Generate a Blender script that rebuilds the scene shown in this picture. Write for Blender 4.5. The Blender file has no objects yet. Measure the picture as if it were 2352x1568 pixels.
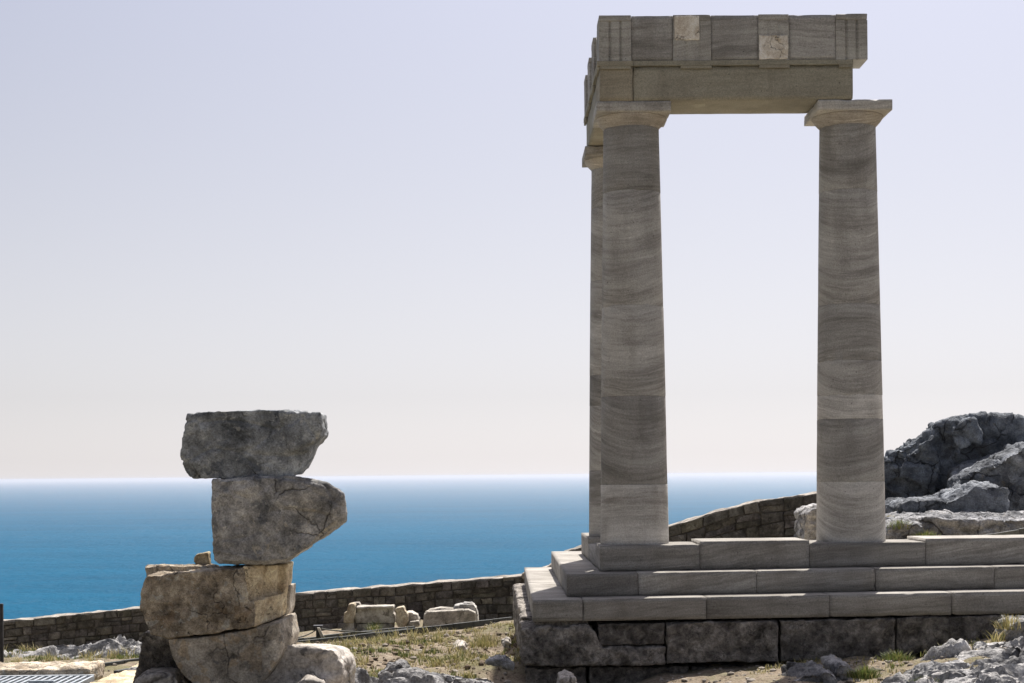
import bpy, bmesh, math, random
import numpy as np
from mathutils import Vector, Matrix

random.seed(7); RNG = np.random.default_rng(7)
scene = bpy.context.scene
COL = scene.collection

# ------------------------------------------------------------------ camera
F = 3700.0                      # focal length in picture units (picture 2352 x 1568)
PSI = math.radians(0.40)        # the camera looks this much to the right of +Y
ROLL = math.radians(0.50)       # slight clockwise roll
SH = 307.0                      # upward lens shift in picture units
cam_d = bpy.data.cameras.new("camera"); cam = bpy.data.objects.new("camera", cam_d); COL.objects.link(cam)
cam_d.sensor_width = 36.0; cam_d.lens = F / 2352 * 36; cam_d.shift_y = SH / 2352
cam_d.clip_start = 0.1; cam_d.clip_end = 200000
cam.matrix_world = Matrix.Rotation(-PSI, 4, 'Z') @ Matrix.Rotation(math.pi/2, 4, 'X') @ Matrix.Rotation(-ROLL, 4, 'Z')
scene.camera = cam

# ------------------------------------------------------------------ sky, sun, exposure
SUN_EL, SUN_AZ = math.radians(58), math.radians(18)     # azimuth measured from +Y towards +X
world = bpy.data.worlds.new("World"); scene.world = world; world.use_nodes = True
wn = world.node_tree; bg = wn.nodes['Background']
sky = wn.nodes.new('ShaderNodeTexSky'); sky.sky_type = 'NISHITA'; sky.sun_disc = False
sky.sun_elevation = SUN_EL; sky.sun_rotation = SUN_AZ
sky.altitude = 100; sky.air_density = 0.9; sky.dust_density = 0.15; sky.ozone_density = 2.5
# summer haze in the air: forward scattering of the sunlight, thicker towards the horizon
def wmath(op, a, b=0.0):
    n = wn.nodes.new('ShaderNodeMath'); n.operation = op
    for i, v in enumerate((a, b)):
        if isinstance(v, bpy.types.NodeSocket): wn.links.new(v, n.inputs[i])
        else: n.inputs[i].default_value = v
    return n.outputs[0]
G_HG, VEIL = 0.70, 4.5
geo = wn.nodes.new('ShaderNodeTexCoord')
dotn = wn.nodes.new('ShaderNodeVectorMath'); dotn.operation = 'DOT_PRODUCT'; wn.links.new(geo.outputs['Generated'], dotn.inputs[0])
dotn.inputs[1].default_value = (math.sin(SUN_AZ)*math.cos(SUN_EL), math.cos(SUN_AZ)*math.cos(SUN_EL), math.sin(SUN_EL))
sep = wn.nodes.new('ShaderNodeSeparateXYZ'); wn.links.new(geo.outputs['Generated'], sep.inputs[0])
phase = wmath('DIVIDE', 1-G_HG**2, wmath('POWER', wmath('SUBTRACT', 1+G_HG**2, wmath('MULTIPLY', dotn.outputs['Value'], 2*G_HG)), 1.5))
path = wmath('DIVIDE', 1.0, wmath('ADD', wmath('MAXIMUM', sep.outputs[2], 0.0), 0.9))
amount = wmath('MULTIPLY', wmath('MULTIPLY', phase, path), VEIL)
lowsky = wmath('ADD', wmath('MULTIPLY', wmath('MINIMUM', wmath('MAXIMUM', sep.outputs[2], 0.0), 0.3), 2.3), 0.12)      # haze whitens the low sky
veil = wn.nodes.new('ShaderNodeVectorMath'); veil.operation = 'SCALE'; veil.inputs[0].default_value = (1.0, 0.935, 0.965); wn.links.new(amount, veil.inputs['Scale'])
vadd = wn.nodes.new('ShaderNodeVectorMath'); vadd.operation = 'ADD'; hs = wn.nodes.new('ShaderNodeHueSaturation'); hs.inputs['Saturation'].default_value = 0.55; hs.inputs['Value'].default_value = 0.78; wn.links.new(lowsky, hs.inputs['Saturation']); wn.links.new(sky.outputs[0], hs.inputs['Color']); wn.links.new(hs.outputs[0], vadd.inputs[0]); wn.links.new(veil.outputs[0], vadd.inputs[1])
vmul = wn.nodes.new('ShaderNodeVectorMath'); vmul.operation = 'MULTIPLY'; vmul.inputs[1].default_value = (1.035, 1.01, 1.015); wn.links.new(vadd.outputs[0], vmul.inputs[0])
wn.links.new(vmul.outputs[0], bg.inputs[0]); bg.inputs[1].default_value = 0.05
sd = bpy.data.lights.new("sun", 'SUN'); sd.energy = 5.0; sd.angle = math.radians(0.53); sd.color = (1.0, 0.94, 0.86)
sun = bpy.data.objects.new("sun", sd); COL.objects.link(sun)
sv = Vector((math.sin(SUN_AZ)*math.cos(SUN_EL), math.cos(SUN_AZ)*math.cos(SUN_EL), math.sin(SUN_EL)))
sun.rotation_euler = sv.to_track_quat('Z', 'Y').to_euler(); sun.location = sv*60
vs = scene.view_settings
vs.view_transform = 'Standard'; vs.look = 'None'; vs.gamma = 1.0; vs.use_curve_mapping = False; vs.exposure = 0.65
scene.cycles.use_denoising = True
scene.cycles.max_bounces = 8; scene.cycles.diffuse_bounces = 5; scene.cycles.volume_bounces = 1

# ------------------------------------------------------------------ helpers: placing
_cp, _sp, _cr, _sr = math.cos(PSI), math.sin(PSI), math.cos(ROLL), math.sin(ROLL)
def P(x, y, Y):
    """the point at depth Y that stands at picture position (x, y)"""
    a, b = (x-1176)/F, (784+SH-y)/F
    r, u = a*_cr + b*_sr, -a*_sr + b*_cr
    d = np.array([_cp*r + _sp, -_sp*r + _cp, u])
    return d*(Y/d[1])
def tag(o, label=None, cat=None, group=None, kind=None):
    if label: o['label'] = label
    if cat: o['category'] = cat
    if group: o['group'] = group
    if kind or cat: o['kind'] = kind or 'thing'
    return o
def empty(name, loc=(0,0,0), parent=None):
    o = bpy.data.objects.new(name, None); COL.objects.link(o)
    o.empty_display_size = 0.2
    if parent is None: o.location = loc
    else: o.parent = parent
    return o
def mesh_obj(name, me, mat, parent=None, color=None):
    o = bpy.data.objects.new(name, me); COL.objects.link(o)
    if mat and not me.materials: me.materials.append(mat)
    if parent is not None:
        o.parent = parent
        o.matrix_parent_inverse = Matrix.Translation(-Vector(world_loc(parent)))
    if color is not None: o.color = (color, color, color, 1) if np.isscalar(color) else (*color, 1)
    return o
def world_loc(o):
    v = Vector(o.location)
    while o.parent: o = o.parent; v = v + Vector(o.location)
    return v
def mk(name, verts, faces, mat, parent=None, smooth=False, color=None, recalc=False):
    me = bpy.data.meshes.new(name); me.from_pydata([tuple(map(float, v)) for v in verts], [], [tuple(map(int, f)) for f in faces])
    if recalc:
        bm = bmesh.new(); bm.from_mesh(me); bmesh.ops.recalc_face_normals(bm, faces=bm.faces); bm.to_mesh(me); bm.free()
    if smooth: me.shade_smooth()
    me.update()
    return mesh_obj(name, me, mat, parent, color)
BOXF = [(0,3,2,1),(4,5,6,7),(0,1,5,4),(1,2,6,5),(2,3,7,6),(3,0,4,7)]
def hexa(name, c, mat, parent=None, bevel=0.005, color=None, seg=2):
    """eight corners (bottom ring, top ring) -> bevelled block"""
    bm = bmesh.new(); vv = [bm.verts.new(tuple(map(float, p))) for p in c]
    for f in BOXF: bm.faces.new([vv[i] for i in f])
    bmesh.ops.recalc_face_normals(bm, faces=bm.faces)
    if bevel: bmesh.ops.bevel(bm, geom=list(bm.edges), offset=bevel, segments=seg, profile=0.6, affect='EDGES')
    me = bpy.data.meshes.new(name); bm.to_mesh(me); bm.free()
    return mesh_obj(name, me, mat, parent, color)
def box(name, x0, x1, y0, y1, z0, z1, mat, parent=None, bevel=0.005, color=None):
    return hexa(name, [(x0,y0,z0),(x1,y0,z0),(x1,y1,z0),(x0,y1,z0),(x0,y0,z1),(x1,y0,z1),(x1,y1,z1),(x0,y1,z1)], mat, parent, bevel, color)

# ------------------------------------------------------------------ helpers: noise
_perm = np.concatenate([RNG.permutation(512)]*3)
_grad = RNG.normal(size=(512,3)); _grad /= np.linalg.norm(_grad, axis=1)[:,None]
def pn(p):
    p = np.asarray(p, float); i = np.floor(p).astype(int); f = p-i; u = f*f*f*(f*(f*6-15)+10)
    out = 0
    for dx in (0,1):
        for dy in (0,1):
            for dz in (0,1):
                h = _perm[_perm[_perm[(i[:,0]+dx)&511]+((i[:,1]+dy)&511)]+((i[:,2]+dz)&511)]
                g = _grad[h]; d = f-np.array([dx,dy,dz])
                w = (u[:,0] if dx else 1-u[:,0])*(u[:,1] if dy else 1-u[:,1])*(u[:,2] if dz else 1-u[:,2])
                out = out + w*(g*d).sum(1)
    return out*1.5
def fbm(p, o=4, gain=.5):
    p = np.asarray(p, float); s = 0; a = 1
    for k in range(o): s = s+a*pn(p*2.03**k+17.3*k); a *= gain
    return s
def ridged(p, o=4):
    p = np.asarray(p, float); s = 0; a = 1; n = 0
    for k in range(o): s = s+a*(1-np.abs(pn(p*2.1**k+9.1*k))*2); n += a; a *= .5
    return s/n
def worley(p):
    p = np.asarray(p, float); i = np.floor(p).astype(int); f1 = np.full(len(p), 9.); f2 = f1.copy(); cid = np.zeros(len(p))
    for dx in (-1,0,1):
        for dy in (-1,0,1):
            for dz in (-1,0,1):
                c = i+np.array([dx,dy,dz])
                h = _perm[_perm[_perm[c[:,0]&511]+(c[:,1]&511)]+(c[:,2]&511)]
                d = np.linalg.norm(c+.5+_grad[h]*.45-p, axis=1)
                near = d < f1
                f2 = np.where(near, f1, np.minimum(f2, d)); cid = np.where(near, h/512., cid); f1 = np.where(near, d, f1)
    return f1, f2, cid
def smooth01(x, a, b):
    t = np.clip((x-a)/(b-a), 0, 1); return t*t*(3-2*t)

# ------------------------------------------------------------------ materials
class NT:
    def __init__(s, name):
        s.m = bpy.data.materials.new(name); s.m.use_nodes = True; s.t = s.m.node_tree
        s.b = s.t.nodes['Principled BSDF']; s.out = s.t.nodes['Material Output']
    def n(s, typ, **kw):
        nd = s.t.nodes.new('ShaderNode'+typ)
        for k, v in kw.items():
            if k.startswith('_'): setattr(nd, k[1:], v)
            else: s.set(nd, k.replace('__', ' '), v)
        return nd
    def set(s, nd, key, v):
        i = nd.inputs[int(key[1:])] if key[0] == 'i' and key[1:].isdigit() else nd.inputs[key]
        if hasattr(v, 'bl_idname') and not isinstance(v, bpy.types.NodeSocket): v = v.outputs[0]
        if isinstance(v, bpy.types.NodeSocket): s.t.links.new(v, i)
        else: i.default_value = v
    def math(s, op, a, b=0.0, clamp=False):
        return s.n('Math', _operation=op, _use_clamp=clamp, i0=a, i1=b).outputs[0]
    def mix(s, f, a, b, blend='MIX'):
        nd = s.n('Mix', _data_type='RGBA', _blend_type=blend)
        s.set(nd, 'i0', f); s.set(nd, 'i6', a); s.set(nd, 'i7', b); return nd.outputs[2]
    def ramp(s, fac, stops, interp='LINEAR'):
        nd = s.n('ValToRGB'); s.set(nd, 'Fac', fac); cr = nd.color_ramp; cr.interpolation = interp
        while len(cr.elements) < len(stops): cr.elements.new(0.5)
        for e, (p, c) in zip(cr.elements, stops): e.position = p; e.color = (c, c, c, 1) if np.isscalar(c) else (*c, 1)
        return nd.outputs[0]
    def noise(s, vec, scale, detail=5, rough=.55, dist=0.0):
        return s.n('TexNoise', Vector=vec, Scale=scale, Detail=detail, Roughness=rough, Distortion=dist).outputs[0]
    def coords(s, scale=(1,1,1), rot=(0,0,0), rnd=40.0):
        tc = s.n('TexCoord').outputs['Object']
        oi = s.n('ObjectInfo').outputs['Random']
        cmb = s.n('CombineXYZ', X=s.math('MULTIPLY', oi, rnd), Y=s.math('MULTIPLY', oi, rnd*.37), Z=s.math('MULTIPLY', oi, rnd*.71))
        add = s.n('VectorMath', _operation='ADD', i0=tc, i1=cmb.outputs[0])
        mp = s.n('Mapping', Vector=add.outputs[0], Rotation=rot, Scale=scale)
        return mp.outputs[0]
    def bump(s, h, strength, dist, prev=None):
        nd = s.n('Bump', Strength=strength, Distance=dist, Height=h)
        if prev is not None: s.set(nd, 'Normal', prev)
        return nd.outputs[0]
    def done(s, color, rough=.85, normal=None, spec=.3):
        s.set(s.b, 'Base Color', color); s.set(s.b, 'Roughness', rough); s.b.inputs['Specular IOR Level'].default_value = spec
        if normal is not None: s.set(s.b, 'Normal', normal)
        return s.m
def objcol(m): return m.n('ObjectInfo').outputs['Color']

def mat_marble(name, lo, mid, hi, tilt=.06, contrast=1.0, swing=.5):
    m = NT(name)
    tc = m.n('TexCoord').outputs['Object']; rnd = m.n('ObjectInfo').outputs['Random']
    r2 = m.math('FRACT', m.math('MULTIPLY', rnd, 17.31)); r3 = m.math('FRACT', m.math('MULTIPLY', rnd, 53.77))
    off = m.n('CombineXYZ', X=m.math('MULTIPLY', rnd, 41.), Y=m.math('MULTIPLY', r2, 23.), Z=m.math('MULTIPLY', r3, 31.))
    p0 = m.n('VectorMath', _operation='ADD', i0=tc, i1=off.outputs[0]).outputs[0]
    rot = m.n('CombineXYZ', X=m.math('MULTIPLY', m.math('SUBTRACT', r2, .72), swing*1.6), Y=m.math('ADD', m.math('MULTIPLY', m.math('SUBTRACT', r3, .5), swing*.5), tilt))
    warp = m.n('TexNoise', Vector=p0, Scale=2.2, Detail=3, Roughness=.5)
    wv = m.n('VectorMath', _operation='SCALE', i0=m.n('VectorMath', _operation='SUBTRACT', i0=warp.outputs['Color'], i1=(.5,.5,.5)).outputs[0]); wv.inputs['Scale'].default_value = .075
    p1 = m.n('VectorMath', _operation='ADD', i0=p0, i1=wv.outputs[0]).outputs[0]
    lay = lambda sx, sz: m.n('Mapping', Vector=m.n('Mapping', Vector=p1, Rotation=rot.outputs[0]).outputs[0], Scale=(sx, sx, sz)).outputs[0]
    big = m.noise(lay(.5,5.0), 1.0, 3, .55); fine = m.noise(lay(2.0,30), 1.0, 5, .68); hair = m.noise(lay(3.0,75), 1.0, 3, .6)
    cloud = m.noise(p0, 1.1, 3)
    t = m.math('ADD', m.math('MULTIPLY', big, .40), m.math('ADD', m.math('MULTIPLY', fine, .36), m.math('ADD', m.math('MULTIPLY', hair, .10), m.math('MULTIPLY', cloud, .22))))
    c = m.ramp(t, [(.54-.10*contrast, lo), (.54, mid), (.54+.11*contrast, hi)])
    vein = m.noise(lay(1.2,17), 1.0, 4, .6)
    c = m.mix(m.ramp(vein, [(.665, 0.), (.70, .45)]), c, (hi[0]*1.3, hi[1]*1.3, hi[2]*1.3, 1))
    dark = m.noise(lay(.7,11), 1.0, 4, .6)
    c = m.mix(m.ramp(dark, [(.63, 0.), (.72, .38)]), c, (lo[0]*.6, lo[1]*.52, lo[2]*.5, 1))
    spots = m.noise(p0, 24, 2)
    c = m.mix(m.ramp(spots, [(.70, 0.), (.76, .6)]), c, (.06,.05,.045,1))
    stain = m.noise(m.n('Mapping', Vector=p0, Scale=(1.6,1.6,.5)).outputs[0], 1.0, 5, .65)
    c = m.mix(m.ramp(stain, [(.50, 0.), (.70, .45)]), c, (.13,.115,.10,1))
    c = m.mix(1.0, c, objcol(m), 'MULTIPLY')
    g = m.noise(p0, 70, 4, .75)
    c = m.mix(.38, c, m.ramp(g, [(.30, .08), (.70, .92)]), 'OVERLAY')
    nb = m.bump(g, .35, .005)
    nb = m.bump(fine, .3, .006, nb)
    return m.done(c, .85, nb, .2)
def mat_old(name, cols, scale=6.0, pit=.6, spots=None, spotscale=9, disp=.02, stops=(.33,.47,.58,.72)):
    """weathered stone with blotches of lichen; cols dark -> light"""
    m = NT(name); v = m.coords()
    n1 = m.noise(v, scale, 7, .68, .3); n2 = m.noise(v, scale*.3, 3, .5)
    t = m.math('ADD', m.math('MULTIPLY', n1, .7), m.math('MULTIPLY', n2, .3))
    c = m.ramp(t, list(zip(stops, cols)))
    if spots is not None:
        for k, (sc, lo, col, amt) in enumerate(spots):
            s = m.noise(m.coords(rnd=70+31*k), sc, 4, .6, .4)
            c = m.mix(m.ramp(s, [(lo, 0.), (lo+.025, amt)]), c, (*col, 1))
    wp = m.n('TexNoise', Vector=v, Scale=scale*.5, Detail=4); wq = m.n('VectorMath', _operation='SCALE', i0=wp.outputs['Color']); wq.inputs['Scale'].default_value = .5
    ed = m.n('TexVoronoi', _feature='DISTANCE_TO_EDGE', Vector=m.n('VectorMath', _operation='ADD', i0=v, i1=wq.outputs[0]).outputs[0], Scale=scale*.42)
    gap = m.noise(m.coords(rnd=91), scale*.35, 2)
    crk = m.math('MULTIPLY', m.ramp(ed.outputs['Distance'], [(.0, 1.), (.022, 0.)]), m.ramp(gap, [(.48, 0.), (.56, .75)]))
    c = m.mix(crk, c, (.03,.027,.025,1))
    vo = m.n('TexVoronoi', Vector=v, Scale=scale*7, Randomness=1.0)
    fine = m.noise(v, scale*14, 3, .7)
    c = m.mix(.30, c, m.ramp(fine, [(.30, .05), (.70, .95)]), 'OVERLAY')
    mid = m.noise(v, scale*3.5, 4, .7)
    c = m.mix(.30, c, m.ramp(mid, [(.32, .10), (.68, .90)]), 'OVERLAY')
    blot = m.noise(m.coords(rnd=11), scale*.45, 5, .65, .8)
    c = m.mix(.55, c, m.ramp(blot, [(.36, .12), (.64, .88)]), 'OVERLAY')
    c = m.mix(1.0, c, objcol(m), 'MULTIPLY')
    nb = m.bump(m.math('SUBTRACT', 1.0, crk), .8, disp*.8)
    nb = m.bump(vo.outputs[0], pit*.5, disp*.6, nb)
    nb = m.bump(n1, pit, disp*1.6, nb)
    nb = m.bump(fine, .5, disp*.35, nb)
    return m.done(c, .92, nb, .2)
def mat_plain(name, c0, c1, scale=8, rough=.8, metal=0, bump=.3, dist=.01):
    m = NT(name); n = m.noise(m.coords(), scale, 5, .65)
    c = m.mix(1.0, m.ramp(n, [(.35, c0), (.68, c1)]), objcol(m), 'MULTIPLY'); m.b.inputs['Metallic'].default_value = metal
    return m.done(c, rough, m.bump(m.noise(m.coords(), scale*6, 3), bump, dist))

M_temple = mat_marble('temple_limestone', (.225,.214,.196), (.385,.370,.345), (.55,.535,.50), .06, 1.2)
M_step   = mat_marble('step_limestone', (.165,.155,.138), (.285,.27,.245), (.42,.402,.37), .10, 1.15, .35)
M_arch   = mat_marble('architrave_limestone', (.24,.228,.188), (.30,.285,.237), (.355,.338,.285), .03, 1.3, .2)
M_patch  = mat_old('patch_stone', [(.22,.18,.14),(.56,.50,.42),(.64,.59,.51),(.72,.67,.60)], 9, .5, None, disp=.015, stops=(.20,.30,.55,.75))
M_found  = mat_old('foundation_stone', [(.05,.046,.042),(.17,.157,.142),(.285,.262,.235),(.52,.485,.44)], 11, 1.0, disp=.03, stops=(.36,.47,.57,.69))
M_grey   = mat_old('grey_marble', [(.11,.11,.108),(.31,.305,.295),(.46,.445,.415),(.66,.62,.55)], 5.5, .7,
                   [(3.2,.58,(.09,.10,.115),.55),(13,.63,(.50,.45,.36),.6),(24,.64,(.60,.57,.50),.5),(30,.64,(.05,.05,.05),.5)], disp=.015, stops=(.34,.46,.57,.72))
M_lichen = mat_old('lichen_stone', [(.065,.055,.043),(.27,.225,.17),(.45,.39,.305),(.64,.575,.475)], 8, .9,
                   [(7,.60,(.25,.16,.08),.35),(9,.58,(.40,.39,.35),.7),(15,.63,(.02,.018,.016),.7)], disp=.02)
M_cut    = mat_old('tan_limestone_bounce_tint', [(.27,.215,.135),(.47,.38,.25),(.56,.475,.335),(.64,.565,.43)], 14, .9, disp=.012, stops=(.28,.42,.58,.75))  # tan stone; its yellow also stands in for bounced light on the moulding
M_drum   = mat_old('drum_marble', [(.09,.08,.065),(.25,.22,.18),(.38,.345,.29),(.55,.51,.45)], 5, .6, [(4,.58,(.30,.22,.13),.5),(11,.62,(.10,.10,.10),.6)], disp=.012, stops=(.33,.45,.57,.70))
M_rock   = mat_old('bedrock', [(.075,.075,.078),(.21,.21,.215),(.35,.345,.34),(.50,.485,.47)], 3.2, .9,
                   [(2.2,.62,(.06,.06,.065),.5),(6,.66,(.36,.28,.19),.4)], disp=.05, stops=(.30,.43,.55,.70))
M_pale   = mat_old('pale_boulder_stone', [(.13,.12,.105),(.32,.295,.265),(.42,.39,.355),(.50,.47,.43)], 3.0, .7,
                   [(5,.66,(.09,.09,.09),.75)], disp=.03, stops=(.26,.40,.55,.72))
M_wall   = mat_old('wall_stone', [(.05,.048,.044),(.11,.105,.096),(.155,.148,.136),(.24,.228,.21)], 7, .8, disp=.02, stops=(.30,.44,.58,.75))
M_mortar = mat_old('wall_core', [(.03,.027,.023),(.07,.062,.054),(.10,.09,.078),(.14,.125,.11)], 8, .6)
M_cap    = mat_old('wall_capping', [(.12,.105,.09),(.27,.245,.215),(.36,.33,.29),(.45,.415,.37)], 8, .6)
M_fragment = mat_old('fragment_stone', [(.16,.15,.13),(.40,.37,.32),(.54,.505,.45),(.68,.64,.58)], 6, .5, disp=.015)
M_rail   = mat_plain('dark_board', (.045,.05,.05), (.085,.09,.088), 9, .75)
M_metal  = mat_plain('galvanised_metal', (.32,.36,.40), (.48,.51,.54), 14, .45, .6, .1)
M_dark   = mat_plain('dark_metal', (.02,.02,.022), (.05,.05,.055), 9, .5, .3)
M_rope   = mat_plain('rope', (.10,.11,.10), (.18,.18,.16), 20)

def mat_soil():
    m = NT('soil'); v = m.coords(rnd=0)
    a = m.noise(v, .8, 6, .6, .4); b = m.noise(v, 9, 6, .7); d = m.noise(v, 55, 3, .6)
    c = m.ramp(m.math('ADD', m.math('MULTIPLY', b, .65), m.math('MULTIPLY', d, .35)), [(.34, (.10,.075,.05)), (.48, (.24,.195,.145)), (.60, (.34,.29,.23)), (.74, (.45,.41,.35))])
    g = m.ramp(m.math('ADD', m.math('MULTIPLY', a, .7), m.math('MULTIPLY', b, .3)), [(.47, 0.), (.60, .75)])
    c = m.mix(g, c, m.ramp(d, [(.3, (.06,.075,.025)), (.7, (.19,.19,.075))]))
    nb = m.bump(d, .7, .02); nb = m.bump(b, .8, .06, nb)
    return m.done(c, .95, nb, .1)
M_soil = mat_soil()
def mat_grass(name, a, b, c):
    m = NT(name); r = m.n('NewGeometry').outputs['Random Per Island']
    col = m.ramp(r, [(0, a), (.5, b), (1, c)])
    m.set(m.b, 'Base Color', col); m.b.inputs['Roughness'].default_value = .7
    tr = m.n('BsdfTranslucent', Color=col); mx = m.n('MixShader', Fac=.35); m.t.links.new(m.b.outputs[0], mx.inputs[1]); m.t.links.new(tr.outputs[0], mx.inputs[2])
    m.t.links.new(mx.outputs[0], m.out.inputs[0]); return m.m
M_grass = mat_grass('grass', (.05,.085,.02), (.11,.14,.035), (.24,.21,.08))
M_dry   = mat_grass('dry_grass', (.14,.15,.05), (.30,.26,.11), (.42,.35,.19))
M_pebble = mat_plain('pebble', (.13,.11,.09), (.40,.36,.31), .9, .9)

def mat_sea():
    m = NT('sea_water'); tc = m.n('TexCoord').outputs['Object']
    mp = lambda sx, sy: m.n('Mapping', Vector=tc, Rotation=(0,0,.25), Scale=(sx, sy, 1)).outputs[0]
    swell = m.noise(mp(.010,.016), 1.0, 4, .65); chop = m.noise(mp(.06,.09), 1.0, 4, .7)
    wind = m.noise(mp(.0006,.0028), 1.0, 6, .62, .6); sheen_streak = m.noise(mp(.0035,.012), 1.0, 5, .7, .3)
    nb = m.bump(chop, 1.0, 6.0); nb = m.bump(swell, 1.0, 10.0, nb)
    t = m.math('ADD', m.math('MULTIPLY', wind, .55), m.math('MULTIPLY', sheen_streak, .45))
    c = m.ramp(t, [(.36, (.0001,.066,.134)), (.64, (.0003,.090,.176))])  # reflections off wind-ruffled wave facets painted into the water colour
    df = m.n('BsdfDiffuse', Color=c, Normal=nb); gl = m.n('BsdfGlossy', _distribution='BECKMANN', Roughness=.48, Normal=nb)
    lw = m.n('LayerWeight', Blend=.5).outputs['Facing']                # wind-roughened water: weak mirror except at the most grazing angles
    fac = m.math('ADD', m.math('MULTIPLY', m.math('POWER', lw, 85.0), .16), .012)
    mx = m.n('MixShader', Fac=fac); m.t.links.new(df.outputs[0], mx.inputs[1]); m.t.links.new(gl.outputs[0], mx.inputs[2])
    m.t.links.new(mx.outputs[0], m.out.inputs[0]); return m.m
M_sea = mat_sea()

# ------------------------------------------------------------------ sea, terrain, haze
SEA = -116.0
sea = mk('sea', [(-90000,-9000,SEA),(90000,-9000,SEA),(90000,100000,SEA),(-90000,100000,SEA)], [(0,1,2,3)], M_sea)
tag(sea, 'calm blue sea reaching to the hazy horizon', kind='structure')

ctrl = [(0,0,-1.65),(-6,4,-1.65),(6,4,-1.65),(0,8,-1.75),(6,10,-1.85),(-6,9,-1.62),(-12,12,-1.7),(14,12,-1.6),(14,20,-1.2),(9,18,-1.65),(9,14,-1.75),
        (-2.2,12.5,-1.70),(-2.9,11.2,-1.62),(-1.3,12,-1.72),(5,25.5,-1.15),(8,25,-1.0),(8,30,-.8),(14,30,-.5),(3,26,-1.65),(4.5,27,-1.35),(3.5,21.5,-1.5),(7,21.5,-1.4),(1.5,21,-2.0),(-12,20,-2.3),(-14,28,-3.2)]
for (x, y, Y) in [(100,1562,13.5),(100,1527,18),(250,1517,19),(40,1507,22),(250,1494,24),(0,1514,30),(330,1487,30),(700,1462,30),(1150,1437,29.5),
                  (980,1566,16),(800,1570,15),(1000,1510,20),(1000,1455,26),(1165,1426,26),(1165,1500,19),(800,1500,19.5),(655,1482,22.5),(900,1462,24.3),
                  (1300,1578,17.2),(1600,1534,18),(2057,1514,18),(2320,1458,18),(1800,1547,16.8),(1900,1570,16),(2300,1486,16.5),(2300,1575,14.8),(1100,1580,14.5),(900,1583,13.5),(100,1524,24),(260,1512,24.5),(60,1524,27),(300,1504,27),(500,1486,27),(700,1470,27),(790,1458,27.4),(900,1455,27.5),(1040,1446,27.5),(1110,1440,27.5),(800,1468,25.3),(930,1452,26.2),(500,1500,23.5),(180,1540,20),(1250,1612,17.7),(1400,1602,17.7),(1300,1640,16.5),(1200,1620,16.8),(1500,1570,17.6),(1340,1606,17.3),(260,1562,16),(320,1566,15.5),(230,1590,14.6),(330,1535,18.2)]:
    ctrl.append(tuple(P(x, y, Y)))
ctrl = np.array(ctrl)
def ground(x, y, rough=True):
    x = np.atleast_1d(np.asarray(x, float)); y = np.atleast_1d(np.asarray(y, float))
    d2 = (x[:,None]-ctrl[:,0])**2 + ((y[:,None]-ctrl[:,1])*.8)**2 + .25
    w = d2**-2; z = (w*ctrl[:,2]).sum(1)/w.sum(1)
    if rough:
        p = np.c_[x, y, np.zeros_like(x)]
        near = smooth01(y, 9, 12)
        z = z + near*(.05*fbm(p*.9, 3) + .03*fbm(p*3.1, 4) + .016*np.maximum(0, fbm(p*9, 2)))
    z = z - .38*np.exp(-((x+.12)/.30)**2)*smooth01(y, 18.6, 20.5)*smooth01(-y, -25.5, -24)      # hollow beside the foundation
    edge = np.interp(x, [-40,-10,2,4,6,9,14,40], [32,31.3,30.9,30.0,31,38,42,60])
    t = np.clip((y-edge)/14, 0, None)
    z = np.where(t > 0, z-120*np.minimum(1, t)**1.3 + 3*fbm(np.c_[x*.2, y*.2, z*.05], 3)*np.minimum(1, t*2), z)
    return np.maximum(z, SEA-6)
def gz(x, y): return float(ground(x, y)[0])
def grid_axis(segs): return np.unique(np.round(np.concatenate([np.arange(a, b, s) for a, b, s in segs]), 4))
gx = grid_axis([(-90,-30,10),(-30,-11,1.5),(-11,9.5,.085),(9.5,30,1.5),(30,91,10)])
gy = grid_axis([(-60,0,6),(0,11,.8),(11,28,.085),(28,34,.3),(34,70,2)])
GX, GY = np.meshgrid(gx, gy); GZ = np.concatenate([ground(a, b) for a, b in zip(GX, GY)])
nx, ny = len(gx), len(gy)
idx = np.arange(nx*ny).reshape(ny, nx)
fc = np.stack([idx[:-1,:-1], idx[:-1,1:], idx[1:,1:], idx[1:,:-1]], -1).reshape(-1, 4)
terr = mk('ground', np.c_[GX.ravel(), GY.ravel(), GZ], fc, M_soil, smooth=True)
tag(terr, 'stony soil of the hilltop with dry weeds', kind='structure')

HAZE_D = 3.6e-5
hz = mk('haze', [(-88000,-8800,SEA-8),(88000,-8800,SEA-8),(88000,98000,SEA-8),(-88000,98000,SEA-8),(-88000,-8800,7.5),(88000,-8800,7.5),(88000,98000,7.5),(-88000,98000,7.5)], BOXF, None, recalc=True)
hm = bpy.data.materials.new('haze'); hm.use_nodes = True; ht = hm.node_tree; ht.nodes.remove(ht.nodes['Principled BSDF'])
pv = ht.nodes.new('ShaderNodeVolumePrincipled'); pv.inputs['Color'].default_value = (.73,.735,.79,1); pv.inputs['Density'].default_value = HAZE_D; pv.inputs['Anisotropy'].default_value = .35
ht.links.new(pv.outputs[0], ht.nodes['Material Output'].inputs['Volume']); hz.data.materials.append(hm)
tag(hz, 'pale sea haze softening the horizon', kind='stuff')

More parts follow.
